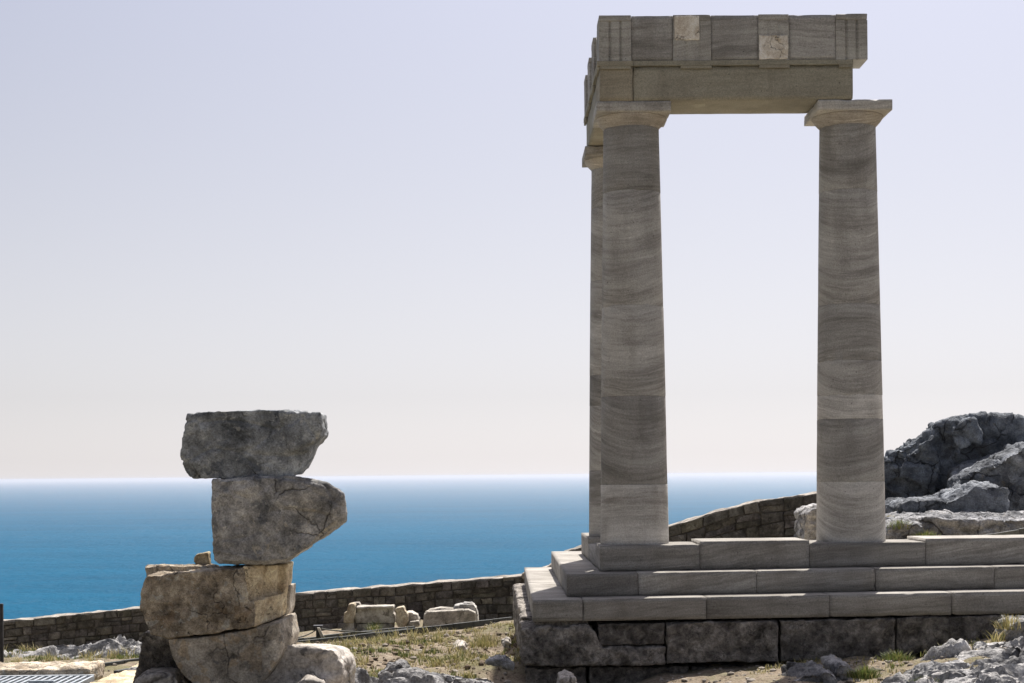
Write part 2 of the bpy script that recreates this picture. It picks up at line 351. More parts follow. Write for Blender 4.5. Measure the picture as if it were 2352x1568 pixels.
# ------------------------------------------------------------------ stone builders
def weld_grid_box(nx, ny, nz):
    key = {}; verts = []; faces = []
    def vid(i, j, k):
        if (i,j,k) not in key: key[(i,j,k)] = len(verts); verts.append((i/nx*2-1, j/ny*2-1, k/nz*2-1))
        return key[(i,j,k)]
    for i in range(nx):
        for j in range(ny):
            faces.append((vid(i,j,0),vid(i,j+1,0),vid(i+1,j+1,0),vid(i+1,j,0))); faces.append((vid(i,j,nz),vid(i+1,j,nz),vid(i+1,j+1,nz),vid(i,j+1,nz)))
    for i in range(nx):
        for k in range(nz):
            faces.append((vid(i,0,k),vid(i+1,0,k),vid(i+1,0,k+1),vid(i,0,k+1))); faces.append((vid(i,ny,k),vid(i,ny,k+1),vid(i+1,ny,k+1),vid(i+1,ny,k)))
    for j in range(ny):
        for k in range(nz):
            faces.append((vid(0,j,k),vid(0,j,k+1),vid(0,j+1,k+1),vid(0,j+1,k))); faces.append((vid(nx,j,k),vid(nx,j+1,k),vid(nx,j+1,k+1),vid(nx,j,k+1)))
    return np.array(verts), faces
_GB = {}
def rough_box(name, c, mat, parent=None, n=(8,5,5), r=.03, amp=.015, freq=6, color=None, seed=0, chip=0.):
    """eight corners -> rounded, uneven stone block"""
    if n not in _GB: _GB[n] = weld_grid_box(*n)
    u, faces = _GB[n]; c = np.asarray(c, float)
    L = np.array([np.linalg.norm(c[1]-c[0]), np.linalg.norm(c[3]-c[0]), np.linalg.norm(c[4]-c[0])])/2
    q = np.sign(u)*np.abs(u)**.75*L            # more rows near the edges
    rr = min(r, L.min()*.9)
    inner = np.clip(q, -(L-rr), L-rr); dv = q-inner
    dn = np.linalg.norm(dv, axis=1)
    on = np.maximum(dn, 1e-9)
    q = np.where((dn > 1e-6)[:,None], inner+dv/on[:,None]*rr, q)
    t = (q/L+1)/2
    w = [(1-t[:,0])*(1-t[:,1])*(1-t[:,2]), t[:,0]*(1-t[:,1])*(1-t[:,2]), t[:,0]*t[:,1]*(1-t[:,2]), (1-t[:,0])*t[:,1]*(1-t[:,2]),
         (1-t[:,0])*(1-t[:,1])*t[:,2], t[:,0]*(1-t[:,1])*t[:,2], t[:,0]*t[:,1]*t[:,2], (1-t[:,0])*t[:,1]*t[:,2]]
    p = sum(wi[:,None]*ci for wi, ci in zip(w, c))
    nrm = dv/on[:,None]
    d = amp*fbm(p*freq+seed*7.7, 3)-amp*.5
    if chip:
        edge = ((np.abs(dv) > 1e-6).sum(1) >= 2); k = fbm(p*5.5+seed*3.1, 3); d = d-edge*chip*(.10*smooth01(k, -.1, .3)+smooth01(k, .38, .66))
    p = p+nrm*d[:,None]
    return mk(name, p, faces, mat, parent, True, color)
def worn(name, c, mat, parent, color=None, seed=None, res=.07, r=.006, amp=.002, chip=.014):
    c = np.asarray(c, float); L = [np.linalg.norm(c[1]-c[0]), np.linalg.norm(c[3]-c[0]), np.linalg.norm(c[4]-c[0])]
    n = tuple(int(min(46, max(4, round(l/res)))) for l in L)
    return rough_box(name, c, mat, parent, n, r, amp, 5, color, random.random()*60 if seed is None else seed, chip)
def boxc(x0, x1, y0, y1, z0, z1): return [(x0,y0,z0),(x1,y0,z0),(x1,y1,z0),(x0,y1,z0),(x0,y0,z1),(x1,y0,z1),(x1,y1,z1),(x0,y1,z1)]

def prism(bm, front, back):
    a = [bm.verts.new(tuple(p)) for p in front]; b = [bm.verts.new(tuple(p)) for p in back]
    n = len(a); fs = [bm.faces.new(a), bm.faces.new(b[::-1])]
    for i in range(n): fs.append(bm.faces.new([a[i], b[i], b[(i+1)%n], a[(i+1)%n]]))
    bmesh.ops.triangulate(bm, faces=fs[:2])
def ellipsoid(bm, c, r, sub=3, rot=None):
    M = Matrix.Translation(Vector(c))
    if rot: M = M @ Matrix.Rotation(rot, 4, 'Z')
    bmesh.ops.create_icosphere(bm, subdivisions=sub, radius=1, matrix=M @ Matrix.Diagonal((*r, 1)))
def remeshed(bm, voxel):
    bmesh.ops.recalc_face_normals(bm, faces=bm.faces)
    me = bpy.data.meshes.new('tmp'); bm.to_mesh(me); bm.free()
    o = bpy.data.objects.new('tmp', me); COL.objects.link(o)
    md = o.modifiers.new('r', 'REMESH'); md.mode = 'VOXEL'; md.voxel_size = voxel; md.adaptivity = 0
    dg = bpy.context.evaluated_depsgraph_get(); dg.update()
    out = bpy.data.meshes.new_from_object(o.evaluated_get(dg))
    bpy.data.objects.remove(o); bpy.data.meshes.remove(me)
    return out
def get_v(me):
    a = np.empty(len(me.vertices)*3, np.float32); me.vertices.foreach_get('co', a)
    n = np.empty(len(me.vertices)*3, np.float32); me.vertex_normals.foreach_get('vector', n)
    return a.reshape(-1,3).astype(float), n.reshape(-1,3).astype(float)
def set_v(me, p): me.vertices.foreach_set('co', np.asarray(p, np.float32).ravel()); me.update()
def relax(me, it=2):
    bm = bmesh.new(); bm.from_mesh(me)
    for _ in range(it): bmesh.ops.smooth_vert(bm, verts=bm.verts, factor=.5, use_axis_x=True, use_axis_y=True, use_axis_z=True)
    bm.to_mesh(me); bm.free()
def carve(me, amp=.03, freq=3., facet=.0, ffreq=2., crack=.0, cfreq=1.6, strata=.0, sfreq=7., fine=.006, seed=0., zs=1.):
    p, n = get_v(me); q = p*np.array([1,1,zs])+seed*13.7
    d = amp*fbm(q*freq, 5, .55)
    if facet:
        f1, f2, cid = worley(q*ffreq+.35*np.c_[pn(q*2), pn(q*2+5), pn(q*2+9)]); d = d+facet*(cid-.5)*smooth01(f2-f1, 0, .12)
    if crack:
        f1, f2, cid = worley(q*np.array([1,1.3,1.7])*cfreq+.5*np.c_[pn(q*1.5), pn(q*1.5+3), pn(q*1.5+7)])
        d = d-crack*(1-smooth01(f2-f1, .0, .10))+crack*.5*(cid-.5)
    if strata:
        h = q[:,2]*sfreq+1.2*fbm(q*1.1, 3)+.6*q[:,0]; s = np.abs((h%1)-.5)*2
        d = d-strata*smooth01(s, .55, 1.)*(.4+.6*(ridged(q*1.7, 2) > .55))
        d = d-strata*.8*np.maximum(0, ridged(q*np.array([2.5,2.5,6]), 4)-.62)*3
    d = d+fine*fbm(q*22, 3)
    set_v(me, p+n*d[:,None])
def stone(name, polys, mat, voxel=.02, label=None, cat='stone', group=None, parent=None, color=None, relaxit=2, **cv):
    """union of prisms: each (outline in picture units, front depth, back depth, [dx, dz, scale of the back])"""
    bm = bmesh.new()
    for pl in polys:
        pts, Y0, Y1 = pl[0], pl[1], pl[2]; dx, dz, sc = pl[3] if len(pl) > 3 else (0, 0, 1)
        f = np.array([P(x, y, Y0 if np.isscalar(Y0) else np.interp(x, Y0[0], Y0[1])) for x, y in pts])
        c = f.mean(0); dy = Y1-(Y0 if np.isscalar(Y0) else np.mean(Y0[1]))
        b = (f-c)*np.array([sc, 1, sc])+c+np.array([dx, dy, dz])
        prism(bm, f, b)
    me = remeshed(bm, voxel)
    if relaxit: relax(me, relaxit)
    carve(me, **cv); me.shade_smooth(); me.name = name
    o = mesh_obj(name, me, mat, parent, color)
    if label: tag(o, label, cat, group)
    return o

# ------------------------------------------------------------------ the temple
Y0 = 18.90                                  # plane of the architrave front
YA = 19.34                                  # axis of the front row of columns
temple = empty('temple_ruin', tuple(P(1457, 1250, YA)))
tag(temple, 'ruined stone temple corner with three standing columns under a broken entablature on three steps', 'temple')
XL = (P(1457.8,1247,YA)[0]+P(1449.3,300,YA)[0])/2
XR = (P(1955.5,1244,YA)[0]+P(1945.5,300,YA)[0])/2
YR = YA+2.56
Z_STY = P(1457, 1252, 18.85)[2]; Z_AB1 = P(1700, 229.3, Y0)[2]; Z_AB0 = P(1457, 256.0, Y0)[2]; Z_SH = P(1945, 296, YA)[2]
RB, RT = 157.5/2*YA/F, 127.5/2*YA/F
def lathe_rings(cx, cy, rings, n=60, facet=.65):
    verts = []; faces = []
    for (r, z, fa) in rings:
        for k in range(n):
            a = 2*math.pi*(k+.5)/n; s = ((a/(2*math.pi)*20+.5) % 1)-.5
            poly = math.cos(math.pi/20)/math.cos(s*2*math.pi/20)
            rr = r*((1-fa*facet)+fa*facet*poly)
            verts.append((cx+rr*math.cos(a), cy+rr*math.sin(a), z))
    for i in range(len(rings)-1):
        for k in range(n): faces.append((i*n+k, i*n+(k+1)%n, (i+1)*n+(k+1)%n, (i+1)*n+k))
    faces.append(tuple(range(n))[::-1]); faces.append(tuple((len(rings)-1)*n+k for k in range(n)))
    return verts, faces
def column(cx, cy, joints, tones, nm='column'):
    c = empty(nm, parent=temple); c.location = (cx-temple.location.x, cy-temple.location.y, 0)
    H = Z_SH-Z_STY
    zs = [Z_STY]+joints+[Z_SH]
    def R(z): t = (z-Z_STY)/H; return RB+(RT-RB)*(t*.82+.18*t*t)
    for i in range(len(zs)-1):
        a, b = zs[i]+.0005, zs[i+1]-.0005; e = .0025
        fa = 0.35 if i == 0 else 1.0
        off = random.uniform(-.002, .002)
        rings = [(R(a)-e*1.6, a, fa), (R(a)-e*.5+off, a+e, fa), (R(a)+off, a+2.5*e, fa)]+[(R(a+(b-a)*t)+off, a+(b-a)*t, fa) for t in (.25,.5,.75)]+[(R(b)+off, b-2.5*e, fa), (R(b)-e*.5+off, b-e, fa), (R(b)-e*1.6, b, fa)]
        v, f = lathe_rings(cx, cy, rings, 80)
        v = np.array(v); rim = (np.abs(v[:,2]-a) < .012)|(np.abs(v[:,2]-b) < .012); k = fbm(v*6.5+i*3, 3)
        pull = np.where(rim, .012*smooth01(k, .30, .7), .002*smooth01(fbm(v*4, 2), .2, .6))
        v[:,0] -= (v[:,0]-cx)/R(a)*pull; v[:,1] -= (v[:,1]-cy)/R(a)*pull
        d = mk('drum', v, f, M_temple, c, True, tones[i]); d.data.set_sharp_from_angle(angle=math.radians(28))
    ab = .44; n = 64
    rings = [(RT, Z_SH, .3), (RT*1.005, Z_SH+.012, .3), (RT+.012, Z_SH+.022, 0), (RT+.03, Z_SH+.040, 0), (RT+.058, Z_SH+.072, 0), (RT+.082, Z_AB0-.022, 0), (RT+.090, Z_AB0-.008, 0), (RT+.090, Z_AB0+.001, 0)]
    v, f = lathe_rings(cx, cy, rings); mk('echinus', v, f, M_temple, c, True, (1.05,1.0,.94))
    worn('abacus', boxc(cx-ab, cx+ab, cy-ab, cy+ab, Z_AB0, Z_AB1-.001), M_temple, c, (.98,.97,.95), res=.04, chip=.016)
    return c
def zj(x, ys, Y=YA): return [float(P(x, y, Y-.4)[2]) for y in ys][::-1]
column(XL, YA, zj(1455, [432,699,908,1113]), [1.25,.72,.94,.90,.66])
column(XR, YA, zj(1950, [430,695,826,905,961,1106]), [1.10,.70,1.32,.95,.72,.93,.82])
column(XL, YR, zj(1370, [470,640,859,930,1080], YR), [.95,.9,.75,.98,.95,.85])

# entablature
ent = empty('entablature', parent=temple)
XA = P(1377.8, 190, Y0)[0]; XAE = P(1959.6, 190, Y0)[0]; XJ = P(1454, 190, Y0)[0]
ZT0, ZT1 = P(1700, 149, Y0-.03)[2], P(1700, 137.3, Y0-.03)[2]; ZF1 = P(1700, 33.5, Y0)[2]
YB = Y0+.756; YE = 21.95
worn('architrave_block', boxc(XA, XJ-.002, Y0, YB, Z_AB1, ZT0), M_arch, ent, (1.08,1.02,.94))
worn('architrave_block', boxc(XJ+.002, XAE, Y0+.004, YB-.004, Z_AB1+.001, ZT0-.001), M_arch, ent, (.95,.94,.90))
worn('architrave_block', boxc(XA+.002, XA+.75, YB+.003, YE, Z_AB1+.001, ZT0), M_arch, ent, (1.0,1.0,.97))
XFE = P(1992.7, 90, Y0-.02)[0]
t = .032
box('taenia', XA-t, XJ-.002, Y0-t, Y0+.46, ZT0+.0005, ZT1, M_arch, ent, .004, (1.05,1.02,.95))
box('taenia', XJ+.002, XAE-.004, Y0-t, Y0+.46, ZT0+.0005, ZT1-.001, M_arch, ent, .004, (.98,.98,.94))
box('taenia', XA-t, XA+.46, Y0+.463, YE-.002, ZT0+.0005, ZT1, M_arch, ent, .004, (1.0,1.0,.97))
def tri_block(name, along, c, w, z0, z1, face, depth, color, d=.02):
    """triglyph: along 'x' faces -Y at depth face; along 'y' faces -X at face"""
    g = w/6*.36; h = w/2
    prof = [(-h, d*.3), (-h+g, 0)]
    for gc in (-w/6, w/6): prof += [(gc-g, 0), (gc, d*1.35), (gc+g, 0)]
    prof += [(h-g, 0), (h, d*.3), (h, depth), (-h, depth)]
    def T(u, s, z): return (c+u, face+s, z) if along == 'x' else (face+s, c+u, z)
    zc = z1-.075
    n = len(prof); vs_ = [T(u, s, z0) for u, s in prof]+[T(u, s, zc) for u, s in prof]
    fs = [tuple(range(n)), tuple(range(n, 2*n))]+[(i, (i+1)%n, n+(i+1)%n, n+i) for i in range(n)]
    o = mk(name, vs_, fs, M_temple, ent, False, color, True)
    if along == 'x': worn('triglyph_cap', boxc(c-h-.001, c+h+.001, face-.002, face+depth, zc+.0005, z1), M_temple, ent, color, res=.03, chip=.008)
    else: worn('triglyph_cap', boxc(face-.003, face+depth, c-h-.002, c+h+.002, zc+.0005, z1), M_temple, ent, color, res=.03, chip=.008)
    return o
FX = lambda x, y=90: P(x, y, Y0-.02)[0]
YFf = Y0-.022
tris = [(1376,1450),(1546,1633),(1742,1812),(1920,1992.7)]
tone = [.82,.84,.88,.88]
for (a, b), tn in zip(tris, tone):
    xa, xb = FX(a), FX(b); tri_block('triglyph', 'x', (xa+xb)/2, xb-xa, ZT1+.001, ZF1, YFf, .44 if a > 1400 else .43, (tn, tn, tn*.98), .008 if 1500 < a < 1800 else .02)
for (a, b), tn in zip([(1450,1546),(1633,1742),(1812,1920)], [.78,.80,.88]):
    worn('metope', boxc(FX(a)+.001, FX(b)-.001, YFf+.007, Y0+.43, ZT1+.001, ZF1-.008), M_temple, ent, (tn, tn, tn), chip=.008)
def patch(x0, x1, y0, y1, seed):
    a = P(x0, y1, YFf-.014); b = P(x1, y0, YFf-.014)
    return rough_box('patch_stone', boxc(a[0], b[0], YFf-.016, YFf+.12, a[2], b[2]), M_patch, ent, (22,3,22), .010, .006, 9, None, seed, .03)
patch(1548,1607,35,92,1); patch(1743,1811,79,136.5,2)
XFf = XA-.022
for c in (19.98, 20.90, 21.76): tri_block('triglyph', 'y', c, .378, ZT1+.001, ZF1-.01*(c-19), XFf, .42, .95)
for a, b in ((19.31,19.79),(20.17,20.71),(21.09,21.57)): worn('metope', boxc(XFf+.035, XFf+.43, a+.003, b-.003, ZT1+.001, ZF1-.02), M_temple, ent, .95)
for (a, b) in [(1377,1450),(1562,1635),(1742,1814),(1925,1959)]:
    box('regula', P(a,150,Y0)[0]+.004, P(b,150,Y0)[0]-.006, Y0-t+.004, Y0-.0005, ZT0-.034, ZT0-.0005, M_arch, ent, .003, (1.0,.98,.93))
for c in (19.08, 19.98, 20.90, 21.76):
    box('regula', XA-t+.004, XA-.0005, c-.185, c+.185, ZT0-.034, ZT0-.0005, M_arch, ent, .003)

# stepped base
base = empty('stepped_base', parent=temple)
XS = [P(1377,1251,18.85)[0], P(1301,1319,18.45)[0], P(1223,1378,18.05)[0]]   # left ends: stylobate, middle, bottom
def zrow(yl, xl, yr, xr, Y):
    a, b = P(xl, yl, Y), P(xr, yr, Y)
    s = (b[2]-a[2])/(b[0]-a[0]); return lambda x: a[2]+s*(x-a[0])
z_mid_t = zrow(1318.6,1301,1299.7,2352,18.45); z_bot_t = zrow(1378.4,1223,1357.3,2352,18.05); z_bot_b = zrow(1428.7,1223,1409.6,2352,18.05)
def step_row(zb, zt, xs, yf, yb, tones, mat=M_step, dz=None):
    for i in range(len(xs)-1):
        a, b = xs[i]+.0012, xs[i+1]-.0012; h = dz[i] if dz else 0; j = random.uniform(-.003, .003)
        worn('step_block', [(a,yf+j,zb(a)),(b,yf+j,zb(b)),(b,yb,zb(b)),(a,yb,zb(a)),(a,yf+j,zt(a)+h),(b,yf+j,zt(b)+h),(b,yb,zt(b)+h),(a,yb,zt(a)+h)], mat, base, tones[i])
X = lambda x, Y, y=1300: P(x, y, Y)[0]
zs_t = lambda x: Z_STY+.006*(x-XS[0])/3
step_row(lambda x: z_mid_t(x)+.0008, zs_t, [XS[0], X(1608,18.85), X(1860,18.85), X(2127,18.85), X(2440,18.85), X(2690,18.85)], 18.85, 19.74,
         [.88,.90,.84,1.02,.98], M_step, [0,.037,0,.040,.035])
step_row(lambda x: z_bot_t(x)+.0008, z_mid_t, [XS[1], X(1465.5,18.45), X(1737.6,18.45), X(2011,18.45), X(2284,18.45), X(2560,18.45), X(2770,18.45)], 18.45, 19.70,
         [.66,1.10,1.02,.88,.92,1.0], M_step)
step_row(z_bot_b, z_bot_t, [XS[2], X(1338,18.05), X(1621.7,18.05), X(1905,18.05), X(2185,18.05), X(2480,18.05), X(2850,18.05)], 18.05, 19.60,
         [1.0,1.02,.84,.90,.92,.95], M_step)
# the steps run back along the left flank
for (x0, x1, ys, zb, zt, tn) in [(XS[0], XS[0]+.86, (19.742,20.6,21.42), z_mid_t(1.1), Z_STY-.085, 1.0), (XS[0], XS[0]+.95, (21.423,23.2), z_mid_t(1.1), Z_STY-.002, 1.0),
                              (XS[1], XS[1]+1.2, (19.702,21.3,22.7,24.1), z_bot_t(.6), z_mid_t(.6), 1.03), (XS[2], XS[2]+1.3, (19.602,21.1,22.9,24.6), z_bot_b(.2), z_bot_t(.2), 1.05)]:
    for a, b in zip(ys[:-1], ys[1:]): worn('step_block', boxc(x0+random.uniform(0,.003), x1, a+.001, b-.001, zb+.001, zt), M_step, base, tn)
for i in range(4):
    for j in range(3):
        xa = 1.93+i*1.75; ya = 19.75+j*1.4
        box('floor_slab', xa+.003, xa+1.745, ya, ya+1.395, -1.35, Z_STY-.20+.005*((i*3+j)%4), M_cut, base, .006, 1.0+.05*((i+2*j)%4))  # unseen floor, tinted yellow to bounce warm light onto the architrave soffit

# foundation of rough blocks
fnd = empty('foundation', parent=temple)
YF = 18.03
def fblock(x0, x1, yt0, yt1, yb0, yb1, Y=YF, depth=.8, seed=0, col=1.0, r=.018, amp=.022):
    c = [P(x0,yb0,Y), P(x1,yb1,Y)]; tl, tr = P(x0,yt0,Y), P(x1,yt1,Y)
    a, b = c[0], c[1]
    pts = [a, b, b+[0,depth,0], a+[0,depth,0], tl, tr, tr+[0,depth,0], tl+[0,depth,0]]
    return rough_box('foundation_block', pts, M_found, fnd, (40,10,18), r, amp, 9, col, seed, .03)
stone('foundation_block', [([(1197,1443),(1262,1437),(1290,1444),(1320,1437),(1348,1434),(1366,1450),(1384,1487),(1529,1485),(1529,1527),(1300,1531),(1200,1529)], YF-.01, YF+.9)], M_found, .02, parent=fnd, amp=.02, freq=7, fine=.008, color=1.05)
fblock(1372,1529,1431,1429.5,1484,1483, YF+.03, .7, 3, .62)
fblock(1530,1790.5,1428.5,1424.5,1526,1521, YF-.015, .8, 4, 1.02)
fblock(1791.5,2058,1424,1419,1521,1510, YF, .8, 5, .85)
fblock(2059,2320,1417,1411.5,1506,1492, YF, .8, 6, .80)
fblock(2321,2560,1411.5,1406,1492,1480, YF+.01, .8, 7, .8)
fblock(2561,2860,1406,1399,1480,1470, YF+.01, .8, 11, .85)
fblock(1206,1349,1532,1531,1605,1604, YF+.06, .8, 8, .72, .02); fblock(1352,1585,1531,1528,1603,1600, YF+.07, .8, 9, .68, .02); fblock(1588,1800,1529,1526,1600,1600, YF+.09, .8, 10, .6, .02)
xl = P(1198,1450,YF)[0]
zt = P(1300,1438,YF)[2]
box('levelling_slab', XS[2]+.02, X(1350,18.1), 18.10, 19.5, zt-.03, z_bot_b(.5)-.001, M_found, fnd, .006, .9)
yy = [18.95, 20.5, 22.0, 23.4, 25.0]; z2 = P(1174.4,1336.6,25.0)[2]
for k in range(4):
    a, b = yy[k]+.006, yy[k+1]-.006
    ztop = z_bot_b(.2)-.012
    rough_box('foundation_block', boxc(xl-.01-.012*k, xl+1.0, a, b, zt-.55, ztop), M_found, fnd, (14,30,12), .03, .03, 6, 1.35, 20+k)
    rough_box('foundation_block', boxc(xl+.03-.012*k, xl+1.0, a+.2, b+.2, zt-1.1, zt-.56), M_found, fnd, (10,20,8), .03, .03, 6, 1.2, 30+k)

# ------------------------------------------------------------------ leaning stack of stones
YS = 12.0
stone('broken_drum', [([(431,951),(456,946),(520,943),(600,941),(680,943),(735,948),(737,984),(735,1000),(713,1022),(700,1052),(685,1080),(670,1098),(560,1101),(487,1099),(432,1100),(420,1078),(415,1040),(418,1010),(424,985)], YS, YS+.62, (.03,.01,.92)),
                      ([(640,945),(735,948),(736,986),(716,1016),(668,1035),(655,985)], YS-.025, YS+.4)],
      M_grey, .011, 'grey broken marble slab with flat top, topmost of the leaning stack', 'stone', None, None, (.74,.80,.88), 1, amp=.012, freq=4, facet=.034, ffreq=2.6, crack=.012, cfreq=2.2, fine=.004, seed=1)
stone('broken_block', [([(487,1101),(497,1097),(560,1092),(620,1089),(660,1091),(700,1099),(752,1113),(786,1131),(795,1166),(793,1196),(779,1214),(725,1250),(668,1289),(655,1296),(515,1298),(499,1297),(491,1284),(487,1180)], YS-.04, YS+.60, (-.05,.0,.95)),
                       ([(503,1104),(620,1094),(742,1116),(762,1150),(770,1200),(700,1262),(655,1290),(510,1290),(500,1200)], YS-.07, YS+.3)],
      M_grey, .011, 'grey broken marble block with pointed right end, second from the top of the leaning stack', 'stone', None, None, (.86,.86,.87), 1, amp=.012, freq=4, facet=.035, ffreq=2.8, crack=.008, cfreq=2.0, fine=.004, seed=2)
stone('carved_block', [([(333,1323),(440,1313),(562,1303),(562,1380),(586,1381),(584,1441),(560,1445),(470,1458),(385,1467),(345,1456),(333,1430),(330,1405),(322,1398),(321,1352)], YS-.10, YS+.42),
                       ([(332,1302),(494,1296),(500,1380),(340,1400)], YS+.28, YS+.5)],
      M_lichen, .010, 'brown lichen covered rectangular block under the two grey stones of the stack', 'stone', None, None, .92, 2, amp=.014, freq=5, facet=.014, ffreq=5, fine=.006, seed=3)
stone('moulded_block', [([(557,1300),(603,1298),(600,1378),(557,1384)], ([557,603],[YS-.09,YS+.05]), YS+.5), ([(595,1299),(637,1297),(634,1374),(595,1380)], ([595,637],[YS+.10,YS+.20]), YS+.55), ([(578,1380),(608,1376),(605,1432),(580,1441)], ([578,608],[YS-.108,YS-.03]), YS+.4), ([(600,1373),(647,1364),(642,1418),(600,1434)], ([600,647],[YS+.02,YS+.13]), YS+.5), ([(632,1297),(661,1294),(653,1398),(634,1410)], YS+.27, YS+.6)],
      M_cut, .009, 'stepped right side of the lichen covered block, bounced light painted yellow', 'stone', None, None, 1.15, 0, amp=.004, freq=7, fine=.003, seed=4)  # right faces of the carved block, light bounced off the boulder painted in yellow
arc = [(520+137*math.cos(a)*(1 if math.cos(a) < 0 else .96), 1446+150*math.sin(a)) for a in np.linspace(math.radians(172), math.radians(10), 21)]
stone('half_drum', [(arc+[(640,1428),(560,1449),(470,1463),(384,1468)], YS-.08, YS+.42, (.055,.02,1.02))],
      M_drum, .011, 'rounded half column drum with flat face at the bottom of the leaning stack', 'stone', None, None, 1.1, 2, amp=.006, freq=5, fine=.003, seed=5)
stone('column_fragment', [([(636,1352),(655,1346),(667,1345),(664,1400),(654,1424),(636,1424)], YS+.40, YS+.75)], M_drum, .011, 'pale curved column fragment standing behind the stepped moulding', 'stone', None, None, 1.1, 2, amp=.004, freq=5, fine=.003, seed=6)
stone('wedge_stone', [([(575,1447),(590,1438),(630,1430),(632,1441),(600,1447)], YS-.055, YS+.15)], M_lichen, .008, 'thin flat wedge stone between lichen block and half drum', 'stone', None, None, .9, 1, amp=.004, freq=8, fine=.002, seed=7)
stone('loose_stone', [([(443,1281),(452,1272),(478,1268),(479,1284),(483,1297),(474,1301),(456,1301),(447,1292)], YS+.42, YS+.53)], M_cut, .008, 'small angular stone lying loose on top of the lichen covered block', 'stone', None, None, .75, 1, amp=.012, freq=9, facet=.015, ffreq=12, fine=.002, seed=8)
stone('support_block', [([(324,1452),(400,1452),(440,1500),(440,1600),(300,1600),(318,1520),(320,1490)], YS+.22, YS+.8)], M_found, .016, 'dark pitted block behind the half drum on its seaward side', 'stone', None, None, .8, 2, amp=.02, freq=5, fine=.006, seed=9)
stone('base_boulder', [([(575,1510),(645,1486),(720,1482),(768,1490),(786,1512),(790,1540),(786,1640),(560,1640)], YS+.12, YS+.85, (.02,-.06,.95)), ([(285,1680),(305,1575),(330,1545),(395,1545),(430,1600),(620,1605),(690,1590),(730,1610),(740,1680)], YS-.05, YS+.7), ([(640,1600),(700,1556),(740,1566),(760,1680),(620,1680)], YS-.35, YS+.4)],
      M_pale, .02, 'large pale smooth boulder carrying the leaning stone stack', 'boulder', None, None, 1.0, 4, amp=.03, freq=2.2, fine=.004, strata=.014, sfreq=9, seed=10)

# ------------------------------------------------------------------ parapet walls
def wall(name, line, label, courses, thick, sizes, seed):
    """line: list of (picture x, picture y of the top edge, depth, height of the wall)"""
    rs = random.Random(seed)
    pts = np.array([np.append(P(x, y, Y), h) for x, y, Y, h in line])
    s = np.r_[0, np.cumsum(np.linalg.norm(np.diff(pts[:,:2], axis=0), axis=1))]
    def at_s(t): return np.array([np.interp(t, s, pts[:,k]) for k in range(4)])
    root = empty(name, tuple(at_s(s[-1]/2)[:3]-np.array([0,0,1]))); tag(root, label, 'wall')
    n = 90
    def strip(nm, y0, y1, up, dn, mat, j=.0):
        vs_ = []; fs = []
        for i in range(n+1):
            q = at_s(s[-1]*i/n)
            for k, (yy_, zz) in enumerate(((y0,-dn(q)),(y1,-dn(q)),(y1,up),(y0,up))):
                jz = j*float(fbm(np.array([[q[0]*3.3, q[1]+yy_*3, 3.3]]), 3)[0]) if k > 1 else 0
                vs_.append((q[0], q[1]+yy_, q[2]+zz+jz))
        for i in range(n):
            for k in range(4): fs.append((i*4+k, i*4+(k+1)%4, (i+1)*4+(k+1)%4, (i+1)*4+k))
        fs += [(0,1,2,3), tuple(n*4+k for k in (3,2,1,0))]
        return mk(nm, vs_, fs, mat, root, False, None, True)
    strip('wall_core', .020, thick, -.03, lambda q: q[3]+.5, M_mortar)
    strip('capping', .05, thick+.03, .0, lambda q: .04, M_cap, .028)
    def cline(t, c):           # uneven bed joints
        q = at_s(t); w = c+.30*float(pn(np.array([[t*1.1, c*3.7, seed]]))[0])*(0 < c < courses)
        return q, q[2]-w*q[3]/courses
    for c in range(courses):
        x = -rs.uniform(0, .2)
        while x < s[-1]:
            w = rs.uniform(*sizes)*(1.25 if rs.random() < .2 else 1); a, b = max(x, 0), min(x+w, s[-1]); x += w
            if b-a < .06: continue
            g = rs.uniform(.000, .003)
            splits = [(c, c+1)]
            if rs.random() < .22: splits = [(c, c+.5), (c+.5, c+1)]
            for (c0, c1) in splits:
                def cl(t_, cc):
                    if cc == int(cc): return cline(t_, int(cc))
                    q, z0 = cline(t_, int(cc)); q, z1 = cline(t_, int(cc)+1); return q, z0*.5+z1*.5
                sk = rs.uniform(-.025, .025)
                qa, za = cl(a+g, c0); qb, zb = cl(b-g, c0); _, ba = cl(a+g, c1); _, bb = cl(b-g, c1)
                za -= g; zb -= g; ba += g; bb += g
                if c == 0: d_ = rs.uniform(-.012, .012); za += d_; zb += d_
                pr = rs.uniform(-.006, .024); tn = rs.choice([.6,.68,.75,.8,.85,.9,.95,1.0,1.15,1.4])
                xa0, xb0, xa1, xb1 = qa[0]+sk*.5, qb[0]+sk*.5, qa[0]-sk*.5, qb[0]-sk*.5
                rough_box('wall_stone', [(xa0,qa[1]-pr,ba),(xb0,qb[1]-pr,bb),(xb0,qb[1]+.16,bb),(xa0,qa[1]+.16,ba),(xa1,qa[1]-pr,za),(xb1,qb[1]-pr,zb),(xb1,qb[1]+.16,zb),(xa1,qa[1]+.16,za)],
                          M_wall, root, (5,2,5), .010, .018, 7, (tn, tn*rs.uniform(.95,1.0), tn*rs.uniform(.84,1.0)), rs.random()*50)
    return root
wall('parapet_wall', [(-60,1434,30.2,.85),(0,1428,30.2,.86),(330,1397,30.1,.86),(700,1363,30,.9),(1000,1339,29.9,.98),(1200,1323,29.6,1.0)],
     'low dark stone parapet along the cliff edge behind the leaning stack', 6, .65, (.13,.36), 3)
